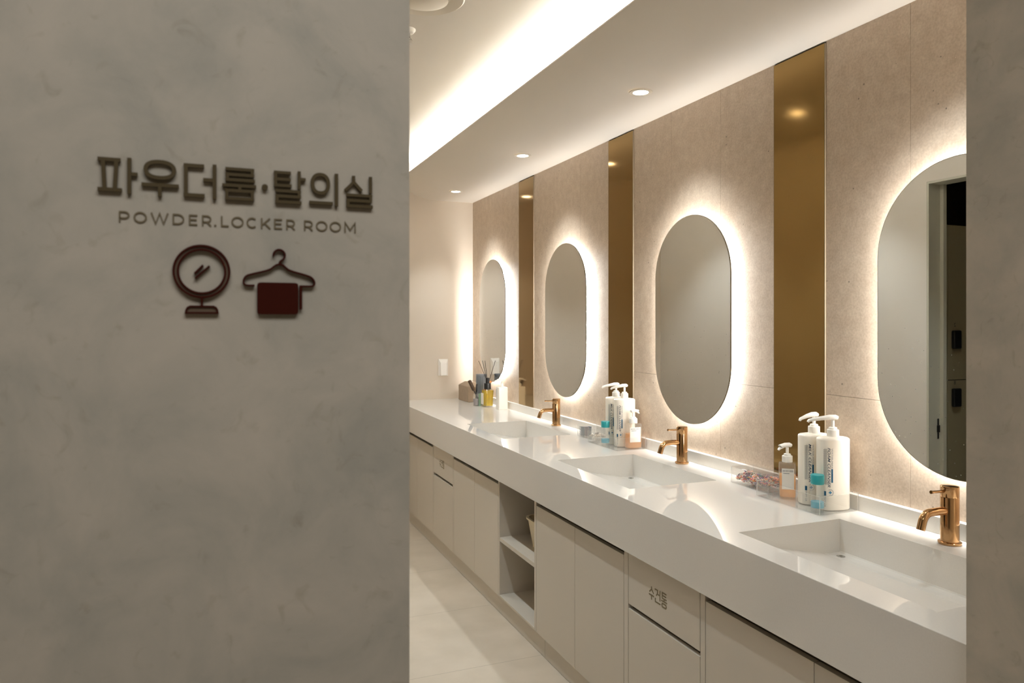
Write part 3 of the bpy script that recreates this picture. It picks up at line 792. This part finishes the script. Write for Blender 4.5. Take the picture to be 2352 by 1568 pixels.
def cleanser(loc, name_txt, label, group, nozzle_ang, nozzle_len=.072, full=True):
    t = tag(empty('pump_bottle', loc), label, 'bottle', group)
    W, D, H = .098, .062, .219
    t.rotation_euler.z = math.radians(-14)
    WR = lambda o_: wrap(o_, W, D)
    mb = MB()
    rings = []
    for z, k, kz in ((0, .95, .93), (.003, 1, 1), (H - .004, 1, 1), (H, .985, .97), (H + .003, .90, .86), (H + .005, .62, .62), (H + .006, .36, .5)):
        rings.append([(x, y, z) for x, y in sect(W * k, D * kz, 3.0, 48)])
    mb.loft(rings); bd = mb.build('body', M_WHITEB, t, smooth=50)
    pump_head(None, H + .005, .0178, M_WHITE, nozzle_ang + math.radians(14), nozzle_len, 1.12, t)
    # printing on the -Y face, running downwards
    def M(x, z): return Matrix.Translation((x, 0, z)) @ Matrix.Rotation(PI/2, 4, 'X') @ Matrix.Rotation(-PI/2, 4, 'Z')
    WR(text_mesh('label_text', name_txt, .0078, M_INK, bd, M(-.0340, .194), shear=.3, width=.122, bold=.00012))
    WR(text_mesh('label_text', 'WATER-MAX', .0056, M_INKG, bd, M(-.0240, .192), width=.062))
    mb = MB()
    for k in range(10): mb.box(-.0238, -.0188, 0, .0004, .0865 + k * .0042, .0907 + k * .0042)
    WR(mb.build('label_bar', M_BLUE, bd))
    mb = MB()
    for c_ in range(4):
        for k in range(20): mb.box(-.0435 + c_ * .0021, -.0425 + c_ * .0021, 0, .0004, .080 + k * .0055 + c_ % 2 * .002, .0846 + k * .0055 + c_ % 2 * .002)
    WR(mb.build('fine_print', M_INKG, bd))
    f = lambda a, b, dd: (-.0270 + a, -dd, .056 + b)
    mb = MB(); arc = [(.0095*math.cos(a), .0095*math.sin(a)) for a in [math.radians(x) for x in range(-110, 121, 10)]]
    ribbon(mb, arc, .0012, f, .0002, .0006); WR(mb.build('emblem_ring', M_INKG, bd))
    mb = MB(); ribbon(mb, [(-.0045, 0), (.0045, 0)], .0026, f, .0002, .0006); ribbon(mb, [(0, -.0045), (0, .0045)], .0026, f, .0002, .00065); WR(mb.build('emblem_plus', M_BLUE, bd))
    mb = MB(); mb.box(-.0435, -.0385, 0, .0004, .046, .060); WR(mb.build('logo_bar', M_BLUE, bd))
    WR(text_mesh('label_text', 'PRPT CR', .0042, M_INKG, bd, M(-.0430, .043), width=.032))
    return t

def aqua_bottle(loc, label):
    t = tag(empty('lotion_bottle', loc), label, 'bottle', 'teal capped lotion bottles')
    mb = MB(); mb.lathe([(.018, 0), (.0197, .003), (.0197, .078), (.0185, .083), (.0155, .086)], n=36, cap1=False); mb.build('body', M_FROST, t, smooth=40)
    mb = MB(); mb.lathe([(.0188, .013), (.0188, .031), (.0186, .0312)], n=32); mb.build('lotion', M_AQUA, t, smooth=40)
    mb = MB(); mb.lathe([(.0195, .085), (.0200, .0865), (.0200, .112), (.019, .1135), (.001, .1138)], n=40); mb.build('cap', M_TEAL, t, smooth=40)
    text_mesh('label_text', 'Skin', .005, M_INKG, t, Matrix.Translation((.004, -.0200, .070)) @ Matrix.Rotation(PI/2, 4, 'X') @ Matrix.Rotation(-PI/2, 4, 'Z'))
    return t

def amber_pump(loc, label, w, d, level, ang, foam=False, rz=0):
    t = tag(empty('soap_bottle', loc), label, 'bottle', 'orange hand soap bottles')
    t.rotation_euler.z = math.radians(rz)
    H = .113
    o_ = lambda k, z, kk=6: [(x, y, z) for x, y in sect(w * k, d * k, kk, 36)]
    mb = MB(); mb.loft([o_(.96, 0), o_(1, .003), o_(1, H - .006), o_(.93, H), o_(.5, H + .004)], True, False); mb.build('body', M_FROST, t, smooth=40)
    mb = MB(); mb.loft([o_(.90, .004), o_(.93, .007), o_(.93, level)]); mb.build('soap', M_AMBER, t, smooth=40)
    mb = MB(); mb.box(-w * .36, w * .36, -d/2 - .0012, -d/2 - .0004, .030, .098); lb = mb.build('label', M_LABEL, t)
    # two rows of tiny block-like marks
    mb = MB(); yb = -d/2 - .0013; u = w * .6 / 60
    for gx in (0, 9, 18, 27, 38, 46, 54):
        x_ = -w * .30 + gx * u
        mb.box(x_, x_ + 6*u, yb - .0003, yb, .0925, .0932); mb.box(x_ + 1*u, x_ + 2.2*u, yb - .0003, yb, .0885, .0925); mb.box(x_, x_ + 6*u, yb - .0003, yb, .0878, .0886)
        if gx % 2 == 0: mb.box(x_ + 4*u, x_ + 5.2*u, yb - .0003, yb, .0886, .0925)
        else: mb.box(x_ + 1.5*u, x_ + 6*u, yb - .0003, yb, .0903, .0909)
    for gx in range(12): mb.box(-w * .27 + gx * 3*u, -w * .27 + gx * 3*u + 2*u, yb - .0003, yb, .0815, .0835)
    mb.build('label_print', M_INK, lb)
    pump_head(None, H + .003, .0165 if not foam else .019, M_WHITE, ang, .036, 1.05, t)
    return t

def tray(loc, w, d, h, label, name='acrylic_tray', th=.0025):
    """loc = corner (min x, min y) on the counter"""
    t = tag(empty(name, loc), label, 'tray' if name == 'acrylic_tray' else 'box')
    mb = MB(); mb.box(0, w, 0, d, 0, th, .0004); mb.build('base', M_ACRYL, t)
    for bx in ((0, w, 0, th), (0, w, d - th, d), (0, th, th, d - th), (w - th, w, th, d - th)):
        mb = MB(); mb.box(*bx, th, h)
        ax = 0 if bx[1] - bx[0] < .01 else 1
        mb.b.normal_update()
        for f in mb.b.faces: f.material_index = 0 if abs(f.normal[ax]) > .9 else 1
        mb.build('side', [M_ACRYL, M_AEDGE], t)
    return t
ZC = CZ + .0004
ZT = ZC + .0028
# near tray
tray((1.698, 1.704, ZC), .155, .280, .056, 'clear acrylic tray nearest the camera, holding the large white pump bottles')
cleanser((1.798, 1.7520, ZT), 'FOAM CLEANSER', 'large white pump bottle lettered FOAM CLEANSER, nearest the camera', 'large white pump bottles', math.radians(152), .076)
cleanser((1.798, 1.8300, ZT), 'MILK CLEANSER', 'large white pump bottle lettered MILK CLEANSER, behind the FOAM CLEANSER one', 'large white pump bottles', math.radians(186), .066)
aqua_bottle((1.7225, 1.7395, ZT), 'teal capped clear bottle in front of the large white pump bottles')
amber_pump((1.776, 1.925, ZT), 'orange soap bottle with white pump left of the MILK CLEANSER bottle', .053, .053, .074, math.radians(215), rz=-38)
# box of hair ties beside it
tray((1.752, 1.988, ZC), .100, .195, .058, 'clear acrylic box with hinged lid full of coloured hair ties', 'acrylic_box')
t = bpy.data.objects[-1] if False else [o for o in C.objects if o.name.startswith('acrylic_box')][0]
mb = MB(); mb.box(-.002, .102, -.001, .196, .0583, .0606, .0004); mb.build('lid', M_ACRYL, t)
def hair_ties(loc, w, d, h, cols_, n, label):
    rnd = random.Random(3)
    mb = MB()
    for k in range(n):
        ci = rnd.choice(range(len(cols_)))
        mb.mi = ci
        R = rnd.uniform(.0045, .0085)
        yy = rnd.uniform(-.5, .5); xx = rnd.uniform(-.5, .5)
        top = h * (1 - .35 * abs(xx) * 2)
        c = Vector((xx * (w - .026), yy * (d - .026), rnd.uniform(.013, max(.014, top - .011))))
        q = Matrix.Rotation(rnd.uniform(0, PI), 3, 'Z') @ Matrix.Rotation(rnd.uniform(-.8, .8), 3, 'X')
        pts = []
        N_ = 14; ex = rnd.uniform(.6, 1)
        for i in range(N_ + 1):
            a = 2*PI*i/N_
            pts.append(tuple(c + q @ Vector((R*math.cos(a), R*ex*math.sin(a), .0015*math.sin(3*a + k)))))
        mb.tube(pts, .0010, 5, cap=False)
    o = mb.build('hair_ties', cols_, smooth=60); o.location = loc
    return tag(o, label, 'hair ties', kind='stuff')
colr = [mat('tie ' + n, srgb(*c), .6) for n, c in (('coral', (235, 120, 95)), ('orange', (240, 150, 70)), ('green', (70, 140, 110)), ('violet', (120, 85, 140)), ('cream', (225, 205, 180)), ('grey', (110, 100, 92)), ('pink', (225, 130, 140)), ('white', (230, 222, 210)), ('black', (60, 54, 50)))]
hair_ties((1.802, 2.0855, ZT), .095, .19, .056, colr, 620, 'tangled heap of coloured elastic hair ties in the clear box')

# middle tray
tray((1.698, 2.908, ZC), .155, .280, .056, 'clear acrylic tray between the middle and far basins, holding pump bottles')
cleanser((1.798, 3.0080, ZT), 'FOAM CLEANSER', 'large white pump bottle in the farther tray, the one nearer the camera', 'large white pump bottles', math.radians(184), .076)
cleanser((1.798, 3.0860, ZT), 'MILK CLEANSER', 'large white pump bottle in the farther tray, the one farther back', 'large white pump bottles', math.radians(180), .076)
aqua_bottle((1.7225, 3.056, ZT), 'teal capped clear bottle left of the farther pair of pump bottles')
amber_pump((1.804, 2.9395, ZT), 'orange soap bottle with white foam pump at the right end of the farther tray', .074, .042, .068, math.radians(20), True, -6)
tray((1.742, 3.195, ZC), .110, .185, .058, 'clear acrylic box of combs left of the farther pump bottles', 'acrylic_box')
def comb(loc, m, rz, label):
    t_ = tag(empty('comb', loc, rz), label, 'comb', 'folded combs in the clear box')
    mb = MB()
    mb.box(-.003, .003, -.001, .020, 0, .048, .0006); mb.build('spine', m, t_)
    mb = MB()
    for k in range(8): mb.box(-.0022, .0022, .0202, .030 + (.002 if k % 2 else 0), .002 + k * .0058, .0055 + k * .0058, .0004)
    mb.build('teeth', m, t_)
    return t_
comb((1.762, 3.345, ZT), M_GREYP, .3, 'slate grey comb piece leaning at the left end of the box')
comb((1.778, 3.330, ZT), M_PURPG, .3, 'mauve grey comb piece beside the slate grey one')
comb((1.797, 3.335, ZT), M_GREYP, .25, 'slate grey comb piece nearest the backsplash in the box')
hair_ties((1.795, 3.245, ZT), .095, .09, .036, [colr[7], colr[5], colr[4]], 130, 'tangled heap of white and grey hair ties beside the combs')

# ------------------------------------------------------------------ far corner of the counter
t = tag(empty('tissue_box', (1.789, 5.205, ZC)), 'taupe tissue box cover with hipped top against the end wall', 'tissue box')
q = lambda w_, d_, z: [(-w_/2, -d_/2, z), (w_/2, -d_/2, z), (w_/2, d_/2, z), (-w_/2, d_/2, z)]
mb = MB(); mb.loft([q(.118, .225, 0), q(.118, .225, .112), q(.050, .130, .140)]); mb.build('cover', M_TAUPE, t, bevel=.003)
mb = MB(); mb.loft([[(x, y, .1402) for x, y in sect(.020, .080, 2.2, 24)], [(x + .003, y, .146) for x, y in sect(.012, .060, 2.2, 24)], [(x + .006, y * 1.05, .151) for x, y in sect(.003, .05, 2.2, 24)]]); mb.build('tissue', M_LABEL, t, smooth=60)
# reed diffuser
t = tag(empty('reed_diffuser', (1.768, 4.785, ZC)), 'reed diffuser with yellow oil in a glass bottle and black collar', 'diffuser')
mb = MB(); mb.loft([[(x, y, z) for x, y in sect(w_, w_, 4, 36)] for w_, z in ((.068, 0), (.071, .003), (.078, .112), (.074, .119), (.045, .124))], True, False); mb.build('bottle', M_FROST, t, smooth=40)
mb = MB(); mb.loft([[(x, y, z) for x, y in sect(w_, w_, 4, 36)] for w_, z in ((.060, .008), (.064, .010), (.073, .110), (.070, .115))]); mb.build('oil', M_YELLOW, t, smooth=40)
mb = MB(); mb.lathe([(.0235, .121), (.0235, .160), (.022, .162)], n=32); mb.build('collar', M_BLACK, t, smooth=40)
mb = MB(); mb.lathe([(.014, .161), (.013, .198), (.0105, .200)], n=24); mb.build('stopper', M_BLACK, t, smooth=40)
mb = MB(); mb.box(-.0402, -.0392, -.026, .024, .018, .096); lb = mb.build('label', M_LABEL, t)
for bx, by, tx, ty in ((.004, .006, -.062, .01), (.0, .004, -.030, .02), (.002, .0, -.020, .0), (.006, -.002, .050, -.02)):
    mb = MB(); mb.tube([(bx - (tx - bx) * .45, by - (ty - by) * .3, .015), (bx, by, .165), (tx, ty, .318)], .0019, 8); mb.build('reed', M_REED, t, smooth=60)
# grey ribbed canister behind the reeds
t = tag(empty('canister', (1.775, 4.935, ZC)), 'slate grey ribbed canister behind the diffuser reeds', 'canister')
n = 56
mb = MB(); mb.loft([[((r - (.0018 if i % 4 == 0 else 0)) * math.cos(2*PI*i/n), (r - (.0018 if i % 4 == 0 else 0)) * math.sin(2*PI*i/n), z) for i in range(n)] for r, z in ((.036, 0), (.037, .004), (.037, .196), (.035, .199))]); mb.build('body', M_GREYP, t)
mb = MB(); mb.lathe([(.0365, .1992), (.0375, .201), (.0375, .213), (.036, .215), (.001, .2152)], n=48); mb.build('lid', M_GREYP, t, smooth=40)
# brush cup
t = tag(empty('brush_cup', (1.716, 4.862, ZC)), 'seafoam and clear cup holding hair brushes, left of the diffuser', 'cup')
mb = MB(); mb.lathe([(.024, 0), (.025, .003), (.027, .085), (.0255, .085), (.0235, .005)], n=32, cap1=True); mb.build('body', M_FROST, t, smooth=40)
mb = MB(); mb.box(.004, .022, -.0285, -.0262, .0, .088, .001); mb.build('side_band', M_SEAFOAM, t)
mb = MB(); mb.lathe([(.0228, .006), (.0245, .048)], n=28); mb.build('liner', M_PURPG, t, smooth=40)
def brush(loc, tip, r, m, label):
    t_ = tag(empty('hair_brush', loc), label, 'brush', 'brushes in the cup')
    tip = Vector(tip)
    mb = MB(); mb.tube([tuple(tip * k) for k in (0, .45)], .0042, 10); mb.build('neck', M_BLACK, t_, smooth=50)
    mb = MB(); mb.tube([tuple(tip * k) for k in (.45, .49, .95, 1.0)], [r * .8, r, r, r * .75], 18); mb.build('handle', m, t_, smooth=50)
brush((1.723, 4.859, ZC + .050), (-.058, .02, .128), .0125, M_WOOD, 'dark speckled wooden brush handle leaning left out of the cup')
brush((1.726, 4.869, ZC + .050), (.100, .0, .120), .0085, M_GOLD, 'amber brown brush handle leaning right behind the diffuser')
brush((1.711, 4.865, ZC + .050), (.012, .014, .10), .0070, M_BLACK, 'black brush handle standing upright in the cup')
# white square pump bottle
t = tag(empty('soap_dispenser', (1.806, 4.612, ZC)), 'square white soap bottle with pump right of the reed diffuser', 'bottle')
o_ = lambda k, z: [(x, y, z) for x, y in sect(.066 * k, .066 * k, 8, 36)]
mb = MB(); mb.loft([o_(.96, 0), o_(1, .003), o_(1, .143), o_(.95, .148), o_(.4, .149)]); bd = mb.build('body', M_WHITE, t, smooth=40)
mb = MB()
for k in range(11): mb.box(-.0336, -.0331, .014, .0195, .060 + k * .0068, .0648 + k * .0068)
mb.build('label_print', M_INKG, bd)
pump_head(None, .149, .014, M_WHITE, math.radians(175), .05, .95, t)
